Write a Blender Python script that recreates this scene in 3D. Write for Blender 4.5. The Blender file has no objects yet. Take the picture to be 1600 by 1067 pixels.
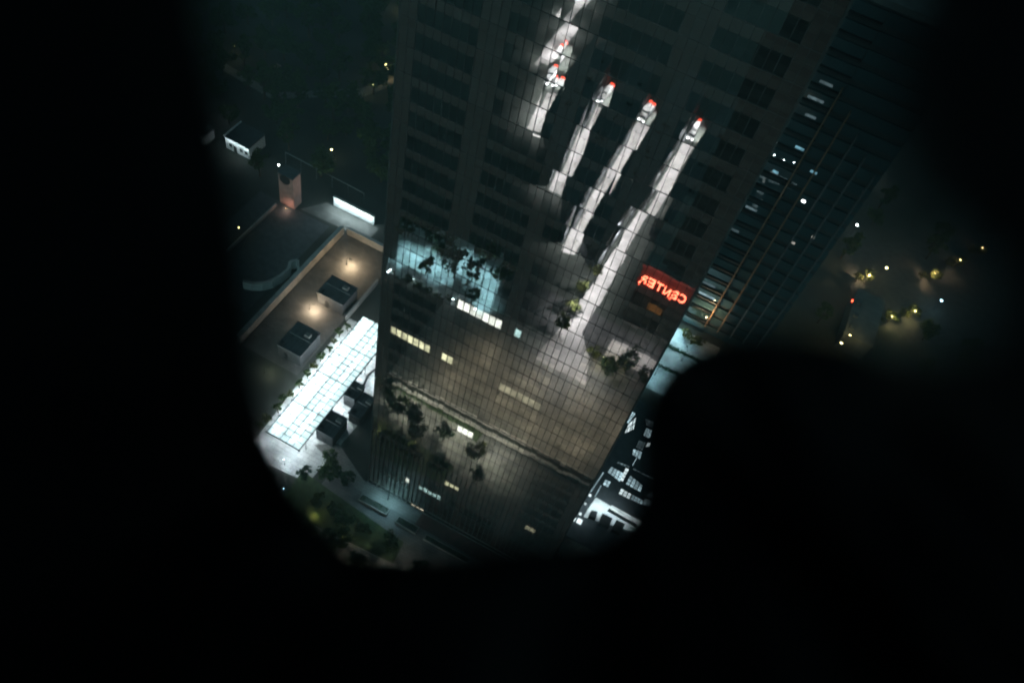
import bpy, bmesh, math, random
from mathutils import Vector, Matrix

random.seed(7)
S = bpy.context.scene
COL = S.collection
RAD = math.radians

# ------------------------------------------------------------------ camera, sky, sun, exposure
CAM_Z = 160.0
AX_R = Vector((0.88048264, 0.45009552, -0.14887695))      # world x, y, z written in (right, down, forward) of the lens
AX_Y = Vector((0.44376365, -0.67199273, 0.59287401))
AX_Z = Vector((0.16680571, -0.58808145, -0.79141396))
cd = bpy.data.cameras.new('camera')
cam = bpy.data.objects.new('camera', cd); COL.objects.link(cam)
cam.matrix_world = Matrix(((AX_R[0], -AX_R[1], -AX_R[2], 0), (AX_Y[0], -AX_Y[1], -AX_Y[2], 0),
                           (AX_Z[0], -AX_Z[1], -AX_Z[2], CAM_Z), (0, 0, 0, 1)))
cd.sensor_width = 36; cd.lens = 29.25; cd.clip_start = 0.05; cd.clip_end = 4000
cd.dof.use_dof = True; cd.dof.focus_distance = 11; cd.dof.aperture_fstop = 1.2
S.camera = cam

w = bpy.data.worlds.new('World'); S.world = w; w.use_nodes = True
nt = w.node_tree; nt.nodes.clear()
sky = nt.nodes.new('ShaderNodeTexSky'); sky.sky_type = 'NISHITA'; sky.sun_disc = False
sky.sun_elevation = RAD(4.0); sky.sun_rotation = RAD(200)
hs = nt.nodes.new('ShaderNodeHueSaturation'); hs.inputs['Saturation'].default_value = 0.25
mx = nt.nodes.new('ShaderNodeMix'); mx.data_type = 'RGBA'; mx.blend_type = 'MULTIPLY'; mx.inputs[0].default_value = 1
mx.inputs[7].default_value = (0.40, 0.93, 1.05, 1)
bg = nt.nodes.new('ShaderNodeBackground'); bg.inputs[1].default_value = 0.04
wo = nt.nodes.new('ShaderNodeOutputWorld')
nt.links.new(sky.outputs[0], hs.inputs['Color']); nt.links.new(hs.outputs[0], mx.inputs[6])
nt.links.new(mx.outputs[2], bg.inputs[0]); nt.links.new(bg.outputs[0], wo.inputs[0])

sd = bpy.data.lights.new('moon', 'SUN'); sd.energy = 0.02; sd.angle = RAD(60); sd.color = (0.75, 0.92, 1.0)
so = bpy.data.objects.new('moon', sd); COL.objects.link(so)
so.rotation_euler = (RAD(50), RAD(10), RAD(-60))

S.view_settings.view_transform = 'Standard'; S.view_settings.look = 'None'
S.view_settings.exposure = 1.5; S.view_settings.gamma = 1; S.view_settings.use_curve_mapping = False
S.render.engine = 'CYCLES'
S.cycles.max_bounces = 6; S.cycles.transparent_max_bounces = 12; S.cycles.glossy_bounces = 3
S.cycles.caustics_reflective = False; S.cycles.caustics_refractive = False
S.cycles.sample_clamp_indirect = 6; S.cycles.volume_bounces = 0

# ------------------------------------------------------------------ helpers
def ray(px, py):
    v = Vector((px - 800, py - 533.5, 1300))
    return Vector((AX_R.dot(v), AX_Y.dot(v), AX_Z.dot(v)))

def at(px, py, z=0.0):
    """point of the level z that the photograph shows at (px, py)"""
    r = ray(px, py); t = (z - CAM_Z) / r.z
    return Vector((r.x * t, r.y * t, z))

def proj(p):
    d = Vector(p) - Vector((0, 0, CAM_Z))
    c = [AX_R[i] * d.x + AX_Y[i] * d.y + AX_Z[i] * d.z for i in range(3)]
    return 800 + 1300 * c[0] / c[2], 533.5 + 1300 * c[1] / c[2]

class MB:
    def __init__(s): s.v = []; s.f = []
    def box(s, x0, y0, z0, x1, y1, z1):
        b = len(s.v)
        s.v += [(x0, y0, z0), (x1, y0, z0), (x1, y1, z0), (x0, y1, z0), (x0, y0, z1), (x1, y0, z1), (x1, y1, z1), (x0, y1, z1)]
        s.f += [tuple(b + i for i in q) for q in ((3, 2, 1, 0), (4, 5, 6, 7), (0, 1, 5, 4), (1, 2, 6, 5), (2, 3, 7, 6), (3, 0, 4, 7))]
        return s
    def prism(s, pts, z0, z1):
        b = len(s.v); n = len(pts)
        area = sum(pts[i][0] * pts[(i + 1) % n][1] - pts[(i + 1) % n][0] * pts[i][1] for i in range(n))
        if area < 0: pts = pts[::-1]
        s.v += [(p[0], p[1], z0) for p in pts] + [(p[0], p[1], z1) for p in pts]
        s.f += [tuple(range(b + n - 1, b - 1, -1)), tuple(range(b + n, b + 2 * n))]
        for i in range(n):
            j = (i + 1) % n; s.f.append((b + i, b + j, b + n + j, b + n + i))
        return s
    def sheet(s, pts, z):
        b = len(s.v); n = len(pts)
        area = sum(pts[i][0] * pts[(i + 1) % n][1] - pts[(i + 1) % n][0] * pts[i][1] for i in range(n))
        if area < 0: pts = pts[::-1]
        s.v += [(p[0], p[1], z) for p in pts]; s.f.append(tuple(range(b, b + n))); return s
    def tube(s, a, c, r0, r1=None, n=6):
        r1 = r0 if r1 is None else r1
        a = Vector(a); c = Vector(c); d = (c - a).normalized()
        u = d.orthogonal().normalized(); v = d.cross(u); b = len(s.v)
        for p, r in ((a, r0), (c, r1)):
            for i in range(n):
                t = 2 * math.pi * i / n; s.v.append(tuple(p + (u * math.cos(t) + v * math.sin(t)) * r))
        for i in range(n):
            j = (i + 1) % n; s.f.append((b + i, b + j, b + n + j, b + n + i))
        s.f += [tuple(range(b + n - 1, b - 1, -1)), tuple(range(b + n, b + 2 * n))]
        return s
    def ball(s, c, r, nu=8, nv=5, sz=1.0):
        b = len(s.v)
        for j in range(nv + 1):
            ph = math.pi * j / nv
            for i in range(nu):
                t = 2 * math.pi * i / nu
                s.v.append((c[0] + r * math.sin(ph) * math.cos(t), c[1] + r * math.sin(ph) * math.sin(t), c[2] + r * sz * math.cos(ph)))
        for j in range(nv):
            for i in range(nu):
                k = (i + 1) % nu
                s.f.append((b + j * nu + i, b + (j + 1) * nu + i, b + (j + 1) * nu + k, b + j * nu + k))
        return s
    def mesh(s, name, mat):
        m = bpy.data.meshes.new(name); m.from_pydata(s.v, [], s.f); m.update()
        if mat: m.materials.append(mat)
        return m
    def build(s, name, mat, parent=None, loc=None):
        return link(name, s.mesh(name, mat), parent, loc)

def link(name, mesh, parent=None, loc=None, rot=None):
    o = bpy.data.objects.new(name, mesh); COL.objects.link(o)
    if parent: o.parent = parent
    if loc is not None: o.location = loc
    if rot is not None: o.rotation_euler = rot
    return o

def tag(o, label=None, cat=None, group=None, kind=None):
    if label: o['label'] = label
    if cat: o['category'] = cat
    if group: o['group'] = group
    if kind: o['kind'] = kind
    return o

def thing(name, label, cat, loc=(0, 0, 0), rz=0, group=None):
    o = link(name, None, None, loc, (0, 0, rz)); o.empty_display_size = 0.3
    return tag(o, label, cat, group)

def copy_tree(o, parent=None):
    c = o.copy(); COL.objects.link(c)
    if parent: c.parent = parent
    for ch in list(o.children): copy_tree(ch, c)
    return c

# ------------------------------------------------------------------ materials
def mat_base(name):
    m = bpy.data.materials.new(name); m.use_nodes = True
    n = m.node_tree.nodes; n.clear()
    return m, n, m.node_tree.links

def surf(name, c1, c2=None, scale=1.0, rough=0.8, metal=0.0, bump=0.0, detail=4, spec=0.3):
    m, n, l = mat_base(name)
    out = n.new('ShaderNodeOutputMaterial'); p = n.new('ShaderNodeBsdfPrincipled')
    p.inputs['Roughness'].default_value = rough; p.inputs['Metallic'].default_value = metal
    p.inputs['Specular IOR Level'].default_value = spec
    c2 = c2 or tuple(x * 0.6 for x in c1)
    tc = n.new('ShaderNodeTexCoord'); ns = n.new('ShaderNodeTexNoise')
    ns.inputs['Scale'].default_value = scale; ns.inputs['Detail'].default_value = detail
    cr = n.new('ShaderNodeValToRGB'); cr.color_ramp.elements[0].position = 0.35; cr.color_ramp.elements[1].position = 0.65
    cr.color_ramp.elements[0].color = (*c2, 1); cr.color_ramp.elements[1].color = (*c1, 1)
    geo = n.new('ShaderNodeNewGeometry')
    l.new(geo.outputs['Position'], ns.inputs['Vector']); l.new(ns.outputs[0], cr.inputs[0]); l.new(cr.outputs[0], p.inputs['Base Color'])
    if bump:
        bp = n.new('ShaderNodeBump'); bp.inputs['Strength'].default_value = bump; bp.inputs['Distance'].default_value = 0.05
        l.new(ns.outputs[0], bp.inputs['Height']); l.new(bp.outputs[0], p.inputs['Normal'])
    l.new(p.outputs[0], out.inputs[0]); return m

def emit(name, col, strength, vary=0.0, scale=1.5, lit=1.0):
    m, n, l = mat_base(name)
    out = n.new('ShaderNodeOutputMaterial'); e = n.new('ShaderNodeEmission')
    e.inputs[0].default_value = (*col, 1); e.inputs[1].default_value = strength
    if vary:
        geo = n.new('ShaderNodeNewGeometry'); ns = n.new('ShaderNodeTexNoise'); ns.inputs['Scale'].default_value = scale
        mr = n.new('ShaderNodeMapRange'); mr.inputs[1].default_value = 0.3; mr.inputs[2].default_value = 0.7
        mr.inputs[3].default_value = strength * (1 - vary); mr.inputs[4].default_value = strength * (1 + vary)
        l.new(geo.outputs['Position'], ns.inputs['Vector']); l.new(ns.outputs[0], mr.inputs[0])
        oi = n.new('ShaderNodeObjectInfo'); m2 = n.new('ShaderNodeMapRange'); m2.inputs[3].default_value = 0.6; m2.inputs[4].default_value = 1.35
        mu = n.new('ShaderNodeMath'); mu.operation = 'MULTIPLY'
        l.new(oi.outputs['Random'], m2.inputs[0]); l.new(mr.outputs[0], mu.inputs[0]); l.new(m2.outputs[0], mu.inputs[1]); l.new(mu.outputs[0], e.inputs[1])
    l.new(e.outputs[0], out.inputs[0])
    m.cycles.emission_sampling = 'FRONT' if False else 'AUTO'
    return m

def glass_mat(name, base, refl, tint=None, wave=0.0009):
    """coated curtain wall glass: a mirror film over a tinted clear (tint) or an opaque (base) pane"""
    m, n, l = mat_base(name)
    out = n.new('ShaderNodeOutputMaterial'); g = n.new('ShaderNodeBsdfGlossy'); g.inputs['Roughness'].default_value = 0.012
    g.inputs['Color'].default_value = (0.93, 0.93, 0.9, 1)
    geo = n.new('ShaderNodeNewGeometry'); ns = n.new('ShaderNodeTexNoise'); ns.inputs['Scale'].default_value = 0.7; ns.inputs['Detail'].default_value = 2
    bp = n.new('ShaderNodeBump'); bp.inputs['Strength'].default_value = 1.0; bp.inputs['Distance'].default_value = wave
    l.new(geo.outputs['Position'], ns.inputs['Vector']); l.new(ns.outputs[0], bp.inputs['Height']); l.new(bp.outputs[0], g.inputs['Normal'])
    if tint:
        b = n.new('ShaderNodeBsdfTransparent'); b.inputs[0].default_value = (*tint, 1)
    else:
        b = n.new('ShaderNodeBsdfDiffuse')
        n2 = n.new('ShaderNodeTexNoise'); n2.inputs['Scale'].default_value = 0.12; n2.inputs['Detail'].default_value = 5
        cr = n.new('ShaderNodeValToRGB'); cr.color_ramp.elements[0].position = 0.3; cr.color_ramp.elements[1].position = 0.7
        cr.color_ramp.elements[0].color = (*[x * 0.75 for x in base], 1); cr.color_ramp.elements[1].color = (*base, 1)
        l.new(geo.outputs['Position'], n2.inputs['Vector']); l.new(n2.outputs[0], cr.inputs[0]); l.new(cr.outputs[0], b.inputs[0])
    mix = n.new('ShaderNodeMixShader'); mix.inputs[0].default_value = refl
    l.new(b.outputs[0], mix.inputs[1]); l.new(g.outputs[0], mix.inputs[2]); l.new(mix.outputs[0], out.inputs[0])
    return m

def leaf_mat(name, c1, c2):
    m, n, l = mat_base(name)
    out = n.new('ShaderNodeOutputMaterial'); d = n.new('ShaderNodeBsdfDiffuse'); t = n.new('ShaderNodeBsdfTranslucent')
    geo = n.new('ShaderNodeNewGeometry'); ns = n.new('ShaderNodeTexNoise'); ns.inputs['Scale'].default_value = 1.3
    cr = n.new('ShaderNodeValToRGB'); cr.color_ramp.elements[0].position = 0.35; cr.color_ramp.elements[1].position = 0.65
    cr.color_ramp.elements[0].color = (*c1, 1); cr.color_ramp.elements[1].color = (*c2, 1)
    l.new(geo.outputs['Position'], ns.inputs['Vector']); l.new(ns.outputs[0], cr.inputs[0])
    l.new(cr.outputs[0], d.inputs[0]); l.new(cr.outputs[0], t.inputs[0])
    mix = n.new('ShaderNodeMixShader'); mix.inputs[0].default_value = 0.35
    l.new(d.outputs[0], mix.inputs[1]); l.new(t.outputs[0], mix.inputs[2]); l.new(mix.outputs[0], out.inputs[0])
    return m

def frosted_mat(name, col, clear):
    m, n, l = mat_base(name)
    out = n.new('ShaderNodeOutputMaterial'); t = n.new('ShaderNodeBsdfTranslucent'); t.inputs[0].default_value = (*col, 1)
    tr = n.new('ShaderNodeBsdfTransparent'); tr.inputs[0].default_value = (0.9, 0.97, 0.97, 1)
    mix = n.new('ShaderNodeMixShader'); mix.inputs[0].default_value = clear
    l.new(t.outputs[0], mix.inputs[1]); l.new(tr.outputs[0], mix.inputs[2]); l.new(mix.outputs[0], out.inputs[0])
    return m

def paving_mat(name, c1, c2, size=1.2):
    """paving slabs: tone per slab plus dark joints, on world position"""
    m, n, l = mat_base(name)
    out = n.new('ShaderNodeOutputMaterial'); p = n.new('ShaderNodeBsdfPrincipled'); p.inputs['Roughness'].default_value = 0.7
    geo = n.new('ShaderNodeNewGeometry'); br = n.new('ShaderNodeTexBrick'); br.offset = 0.5
    br.inputs['Color1'].default_value = (*c1, 1); br.inputs['Color2'].default_value = (*c2, 1)
    br.inputs['Mortar'].default_value = (*[x * 0.45 for x in c2], 1); br.inputs['Mortar Size'].default_value = 0.03
    br.inputs['Scale'].default_value = 1.0; br.inputs['Brick Width'].default_value = size; br.inputs['Row Height'].default_value = size * 0.6
    ns = n.new('ShaderNodeTexNoise'); ns.inputs['Scale'].default_value = 0.35; ns.inputs['Detail'].default_value = 5
    mr = n.new('ShaderNodeMapRange'); mr.inputs[1].default_value = 0.3; mr.inputs[2].default_value = 0.7; mr.inputs[3].default_value = 0.6; mr.inputs[4].default_value = 1.1
    mm = n.new('ShaderNodeMix'); mm.data_type = 'RGBA'; mm.blend_type = 'MULTIPLY'; mm.inputs[0].default_value = 1
    l.new(geo.outputs['Position'], br.inputs['Vector']); l.new(geo.outputs['Position'], ns.inputs['Vector'])
    l.new(ns.outputs[0], mr.inputs[0]); l.new(br.outputs[0], mm.inputs[6]); l.new(mr.outputs[0], mm.inputs[7])
    l.new(mm.outputs[2], p.inputs['Base Color']); l.new(p.outputs[0], out.inputs[0]); return m

M = dict(
    soil=surf('ground_soil', (0.05, 0.055, 0.05), (0.025, 0.03, 0.025), 0.08, 0.95, bump=0.3),
    asphalt=surf('asphalt', (0.06, 0.06, 0.06), (0.035, 0.035, 0.037), 0.6, 0.75, detail=8),
    concrete=surf('pale_concrete', (0.42, 0.4, 0.39), (0.3, 0.29, 0.28), 0.4, 0.8, detail=8),
    white_pave=paving_mat('pale_paving', (0.55, 0.56, 0.56), (0.45, 0.47, 0.48), 1.6),
    grey_pave=paving_mat('grey_paving', (0.2, 0.2, 0.19), (0.16, 0.16, 0.15), 1.1),
    dark_pave=paving_mat('dark_paving', (0.13, 0.13, 0.13), (0.1, 0.1, 0.1), 1.0),
    red_soil=surf('red_brown_paving', (0.09, 0.045, 0.038), (0.05, 0.03, 0.025), 0.7, 0.9),
    grass=surf('lawn', (0.045, 0.07, 0.03), (0.025, 0.04, 0.018), 0.9, 0.95, bump=0.6),
    wall=surf('plaster_wall', (0.22, 0.215, 0.205), (0.15, 0.15, 0.145), 0.9, 0.85, detail=8),
    dark_render=surf('dark_render', (0.045, 0.047, 0.05), (0.03, 0.032, 0.035), 0.9, 0.9),
    pink=surf('pink_render', (0.36, 0.22, 0.19), (0.26, 0.16, 0.14), 0.8, 0.85),
    white=surf('white_paint', (0.78, 0.78, 0.77), (0.68, 0.69, 0.69), 0.8, 0.6),
    roof=surf('dark_roof_felt', (0.085, 0.092, 0.1), (0.055, 0.062, 0.068), 0.7, 0.9, detail=8),
    dark=surf('dark_metal', (0.03, 0.032, 0.034), (0.018, 0.02, 0.022), 2, 0.45, 0.6),
    steel=surf('grey_steel', (0.22, 0.23, 0.23), (0.15, 0.16, 0.16), 2, 0.4, 0.5),
    bronze=surf('bronze_fin', (0.4, 0.24, 0.13), (0.3, 0.18, 0.1), 0.6, 0.4, 0.4),
    mull=surf('mullion_metal', (0.05, 0.05, 0.048), (0.03, 0.03, 0.03), 1, 0.5, 0.4),
    fin=surf('grey_fin', (0.12, 0.115, 0.105), (0.08, 0.08, 0.075), 0.6, 0.7),
    core=surf('office_interior', (0.07, 0.07, 0.066), (0.045, 0.045, 0.044), 0.5, 0.9),
    slab=surf('slab_edge', (0.25, 0.25, 0.24), (0.18, 0.18, 0.17), 0.6, 0.85),
    vision=glass_mat('vision_glass', None, 0.42, (0.62, 0.64, 0.6)),
    spandrel=glass_mat('spandrel_glass', (0.08, 0.05, 0.042), 0.42),
    slab_glass=glass_mat('green_glass', (0.05, 0.1, 0.11), 0.1),
    frosted=frosted_mat('frosted_glass', (0.8, 0.9, 0.9), 0.2),
    leaf=leaf_mat('leaf_green', (0.03, 0.055, 0.02), (0.07, 0.11, 0.04)),
    leaf2=leaf_mat('leaf_olive', (0.05, 0.06, 0.02), (0.11, 0.12, 0.045)),
    leaf3=leaf_mat('leaf_blue_green', (0.025, 0.05, 0.03), (0.06, 0.1, 0.06)),
    bark=surf('bark', (0.09, 0.065, 0.045), (0.05, 0.035, 0.025), 4, 0.95),
    cloth=surf('black_cloth', (0.0018, 0.0018, 0.0025), (0.001, 0.001, 0.0014), 40, 0.95, spec=0.1),
    tyre=surf('tyre_rubber', (0.02, 0.02, 0.02), (0.015, 0.015, 0.015), 3, 0.9),
    e_white=emit('lamp_white', (0.9, 0.97, 1.0), 14),
    e_warm=emit('lamp_warm', (1.0, 0.72, 0.35), 14),
    e_yellow=emit('lamp_yellow', (1.0, 0.85, 0.32), 9),
    e_teal=emit('lamp_teal', (0.45, 0.85, 1.0), 10),
    e_red=emit('lamp_red', (1.0, 0.05, 0.02), 9),
    e_redsoft=emit('lamp_soft_red', (1.0, 0.07, 0.03), 2.4),
    e_sign=emit('neon_red', (1.0, 0.13, 0.07), 5.5),
    win_white=emit('window_white_light', (0.97, 0.95, 0.97), 2.8, 0.35, 0.8),
    win_yellow=emit('window_yellow_light', (1.0, 0.93, 0.66), 1.5, 0.5, 0.9),
    win_blue=emit('window_blue_light', (0.62, 0.9, 1.0), 1.1, 0.4, 1.2),
    win_blue2=emit('window_teal_light', (0.35, 0.8, 1.0), 0.16, 0.5, 1.5),
    win_dim=emit('window_dim_light', (1.0, 0.9, 0.68), 0.5, 0.5, 0.9),
    win_faint=emit('window_faint_light', (1.0, 0.95, 0.85), 0.12, 0.6, 0.7),
    sky_white=emit('skylight_light', (0.62, 0.9, 1.0), 0.3, 0.55, 0.5),
    sky_bright=emit('skylight_bright', (0.8, 0.97, 1.0), 0.5, 0.4, 0.5),
    sky_dim=emit('skylight_dim', (0.6, 0.9, 1.0), 0.05, 0.6, 0.6),
)

def point(name, loc, col, watts, r=0.2, parent=None):
    d = bpy.data.lights.new(name, 'POINT'); d.energy = watts; d.color = col; d.shadow_soft_size = r
    o = bpy.data.objects.new(name, d); COL.objects.link(o); o.location = loc
    if parent: o.parent = parent
    return o

def spot(name, loc, col, watts, deg=140, r=0.2, parent=None, rot=(0, 0, 0)):
    d = bpy.data.lights.new(name, 'SPOT'); d.energy = watts; d.color = col; d.shadow_soft_size = r
    d.spot_size = RAD(deg); d.spot_blend = 0.6
    o = bpy.data.objects.new(name, d); COL.objects.link(o); o.location = loc; o.rotation_euler = rot
    if parent: o.parent = parent
    return o

WHITE = (0.95, 0.95, 1.0); WARM = (1.0, 0.72, 0.4); TEAL = (0.45, 0.88, 1.0); COOL = (0.75, 0.95, 1.0); YEL = (1.0, 0.85, 0.35)

# ------------------------------------------------------------------ ground
g = MB(); g.sheet([(-600, -400), (600, -400), (600, 800), (-600, 800)], 0); tag(g.build('ground', M['soil']), kind='structure')

def pave(name, pts, mat, z):
    return tag(MB().sheet(pts, z).build(name, mat), kind='structure')
def rect(x0, y0, x1, y1): return [(x0, y0), (x1, y0), (x1, y1), (x0, y1)]

# ------------------------------------------------------------------ the glass tower
FY = 70.176; X0 = -39.12; PW = 1.021; NC = 40; FL = 3.46; ZT = 10.6; TOPK = 41
KMIN = -3
XE = X0 + PW * NC
tower = thing('glass_tower', 'tall mirror glass office tower with seven pane window bays and a few lit rooms', 'tower', (X0, FY, 0))
tower_w = XE - X0
def ty(v): return v          # tower children are placed in the tower's own frame: x from the left edge, y into the building
win_cols = [c for a in (2, 12, 21, 31) for c in range(a, a + 7)]
rows = []                    # (k, kind, z0, z1)
for k in range(KMIN, TOPK + 1):
    top = ZT + FL * k
    if top - FL + 1.0 < 0:
        rows.append((k, 'v', 0.25, top)) if top > 1 else None
        continue
    rows.append((k, 'v', top - 2.1, top)); rows.append((k, 's', max(top, 0.0), top + FL - 2.1))
rows = [r for r in rows if r[3] - r[2] > 0.3]

lit = {}                     # (k, col) -> material
for c in range(12, 19): lit[(17, c)] = 'win_white'
lit[(17, 21)] = 'win_blue'
for c in range(2, 9): lit[(13, c)] = 'win_yellow'
for c in (11, 12): lit[(13, c)] = 'win_yellow'
for c in range(21, 28): lit[(13, c)] = 'win_dim'
for c in (16, 17, 18): lit[(8, c)] = 'win_white'
for c in range(11, 16): lit[(0, c)] = 'win_blue'
lit[(0, 8)] = 'win_white'
for c in (16, 17, 18): lit[(2, c)] = 'win_yellow'
for c in (33, 34): lit[(2, c)] = 'win_dim'
for c in (10, 11, 12): lit[(-3, c)] = 'win_dim'

GAP = 0.012
panels = []
rt = random.Random(3)
row_tilt = {}
for ri, (k, kind, z0, z1) in enumerate(rows):
    if kind == 'v' or k not in row_tilt: row_tilt[k] = (rt.gauss(0, 0.0022 if k > 23 else 0.0009), rt.gauss(0, 0.0042 if k > 23 else 0.0006), [(rt.gauss(0, 0.0024 if k > 23 or (k > 16 and c < 18) else 0.0009), rt.gauss(0, 0.0021 if k > 23 else 0.003 if (k > 16 and c < 18) else 0.0008)) for c in range(NC)])
    for c in range(NC):
        glazed = kind == 'v' and (c in win_cols or (k, c) in lit)
        x0 = c * PW + GAP; x1 = (c + 1) * PW - GAP
        tx = row_tilt[k][0] + row_tilt[k][2][c][0]; tz = row_tilt[k][1] + row_tilt[k][2][c][1]
        cx_, cz_ = (x0 + x1) / 2, (z0 + z1) / 2
        pts = []
        for (x, z) in ((x0, z0 + GAP), (x1, z0 + GAP), (x1, z1 - GAP), (x0, z1 - GAP)):
            pts.append((x, tx * (z - (ZT + FL * k - 0.37)) + tz * (x - cx_), z))
        px, py = proj((X0 + cx_, FY, cz_))
        d2 = (X0 + cx_) ** 2 + FY ** 2 + (cz_ - CAM_Z) ** 2
        vis = -10 < px < 1610 and -10 < py < 900
        panels.append((glazed, pts, d2 if vis else 1e9 + d2, k, c))
def pane_into(mb, pts, dx=0, dz=0):
    b = len(mb.v); th = 0.03
    mb.v += [(p[0] - dx, p[1], p[2] - dz) for p in pts] + [(p[0] - dx, p[1] + th, p[2] - dz) for p in pts]
    mb.f += [tuple(b + i for i in q) for q in ((0, 1, 2, 3), (7, 6, 5, 4), (0, 4, 5, 1), (1, 5, 6, 2), (2, 6, 7, 3), (3, 7, 4, 0))]
for glazed, nm, rest, mt in ((True, 'window_pane', 'window_glazing', M['vision']), (False, 'spandrel_panel', 'spandrel_cladding', M['spandrel'])):
    ps = sorted([p for p in panels if p[0] == glazed], key=lambda p: p[2])
    litp = [p for p in ps if (p[3], p[4]) in lit] if glazed else []
    first = litp + [p for p in ps if p not in litp]
    for p in first[:300]:
        ctr = [sum(q[i] for q in p[1]) / 4 for i in range(3)]
        mb = MB(); pane_into(mb, [(q[0], q[1], q[2]) for q in p[1]], ctr[0], ctr[2]); mb.build(nm, mt, tower, (ctr[0], 0, ctr[2]))
    mb = MB()
    for p in first[300:]: pane_into(mb, p[1])
    tag(mb.build(rest, mt, tower), kind='stuff')

zt = ZT + FL * TOPK + 1.4
zcols = [0.0] + sorted(set(round(r[3], 3) for r in rows))
vm = MB().box(-0.026, -0.05, 0, 0.026, 0.06, zt).mesh('mullion', M['mull'])
for c in range(NC + 1):
    link('mullion', vm, tower, (c * PW, 0, 0))
hm = MB().box(0, -0.04, -0.035, tower_w, 0.06, 0.035).mesh('transom', M['mull'])
for z in zcols[1:]:
    if zt - z > 0.2 and abs(((z - ZT) / FL) - round((z - ZT) / FL)) > 0.02: link('transom', hm, tower, (0, 0, z))
fm_ = MB().box(-0.025, -0.3, 0.3, 0.025, -0.055, 21.5).mesh('fin', M['fin'])
for c in range(NC + 1): link('fin', fm_, tower, (c * PW, 0, 0))
# structure behind the glass
MB().box(0.05, 4.6, 0.0, tower_w - 0.05, 38, zt).build('core_wall', M['core'], tower)
MB().box(-0.25, 0.1, 0.0, -0.001, 38, zt).build('side_wall', M['core'], tower)
MB().box(tower_w + 0.001, 0.1, 0.0, tower_w + 0.25, 38, zt).build('side_wall', M['core'], tower)
MB().box(-0.25, 0.0, zt + 0.01, tower_w + 0.25, 38, zt + 1.2).build('roof_parapet', M['slab'], tower)
MB().box(-0.35, -0.2, 0, tower_w + 0.35, -0.1, 0.22).build('base_plinth', M['slab'], tower)
fs = MB().box(0.06, 0.14, 0, tower_w - 0.06, 4.55, 0.35).mesh('floor_slab', M['slab'])
for k in range(KMIN + 1, TOPK + 1):
    link('floor_slab', fs, tower, (0, 0, ZT + FL * (k - 1) + 0.5))
# lit rooms: room light put into glowing roller blinds just behind the panes
blind = {}
for (k, c), mk in lit.items():
    top = ZT + FL * k; h = 2.1
    key = (mk, round(rt.random() * 3))
    drop = {'win_white': 2.05, 'win_yellow': 2.0, 'win_blue': 1.9, 'win_dim': 1.95}[mk]
    if k in (0, 2) : drop = 1.2 + 0.8 * rt.random()
    drop *= 0.94 + 0.06 * rt.random()
    z1 = top - 0.06 if k != 0 else top - h + drop
    z0 = max(0.3, z1 - drop)
    m = MB().box(-0.455, 0, z0 - z1, 0.455, 0.03, 0)
    link('lit_blind', m.mesh('lit_blind', M[mk]), tower, (c * PW + PW / 2, 0.2, z1))
# spandrel below the white room is clear too: its floor shows bright
for c in range(12, 19):
    z1 = ZT + FL * 17 - 2.1

# ------------------------------------------------------------------ trees
def tree_meshes(seed, h, cr, leafm, n_clump=16, n_leaf=46, leaf=0.5, tall=0.85):
    r = random.Random(seed); t = MB()
    th = h * 0.42
    t.tube((0, 0, -0.1), (0.1, 0.05, th), h * 0.035, h * 0.022, 7)
    cl = []
    for i in range(n_clump):
        while True:
            p = Vector((r.uniform(-1, 1), r.uniform(-1, 1), r.uniform(-1, 1)))
            if 0.35 < p.length < 1: break
        cl.append(Vector((p.x * cr, p.y * cr, h * 0.66 + p.z * h * 0.32 * tall)))
    for c in cl[:9]:
        t.tube((0.08, 0.04, th * 0.85), tuple(c * 0.92 + Vector((0, 0, 0.06 * h)) * -1), h * 0.014, h * 0.004, 5)
    lv = MB()
    for c in cl:
        rad = cr * r.uniform(0.26, 0.44)
        for j in range(n_leaf):
            while True:
                q = Vector((r.uniform(-1, 1), r.uniform(-1, 1), r.uniform(-1, 1)))
                if q.length < 1: break
            p = c + Vector((q.x * rad, q.y * rad, q.z * rad * 0.75))
            u = Vector((r.gauss(0, 1), r.gauss(0, 1), r.gauss(0, 0.6))).normalized(); v = u.orthogonal().normalized()
            v = (Matrix.Rotation(r.uniform(0, 6.28), 3, u) @ v)
            s = leaf * r.uniform(0.6, 1.25); b = len(lv.v)
            lv.v += [tuple(p - u * s), tuple(p + v * s * 0.5), tuple(p + u * s), tuple(p - v * s * 0.5)]
            lv.f.append((b, b + 1, b + 2, b + 3))
    return t.mesh('trunk', M['bark']), lv.mesh('crown', leafm)

KIND = {
    'broad': tree_meshes(1, 8.5, 3.6, M['leaf']),
    'round': tree_meshes(2, 7.0, 3.0, M['leaf2']),
    'tall': tree_meshes(3, 10.5, 2.8, M['leaf3'], tall=1.0),
    'small': tree_meshes(4, 4.2, 1.7, M['leaf2'], 12, 40, 0.33),
    'slim': tree_meshes(5, 6.0, 1.6, M['leaf'], 12, 50, 0.36, 1.0),
}
rtree = random.Random(11)
def tree(kind, x, y, label, group=None, s=1.0, z=0.0):
    o = thing('tree', label, 'tree', (x, y, z), rtree.uniform(0, 6.28), group)
    o.scale = (s, s, s * rtree.uniform(0.92, 1.1))
    link('trunk', KIND[kind][0], o); link('crown', KIND[kind][1], o)
    return o

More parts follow.
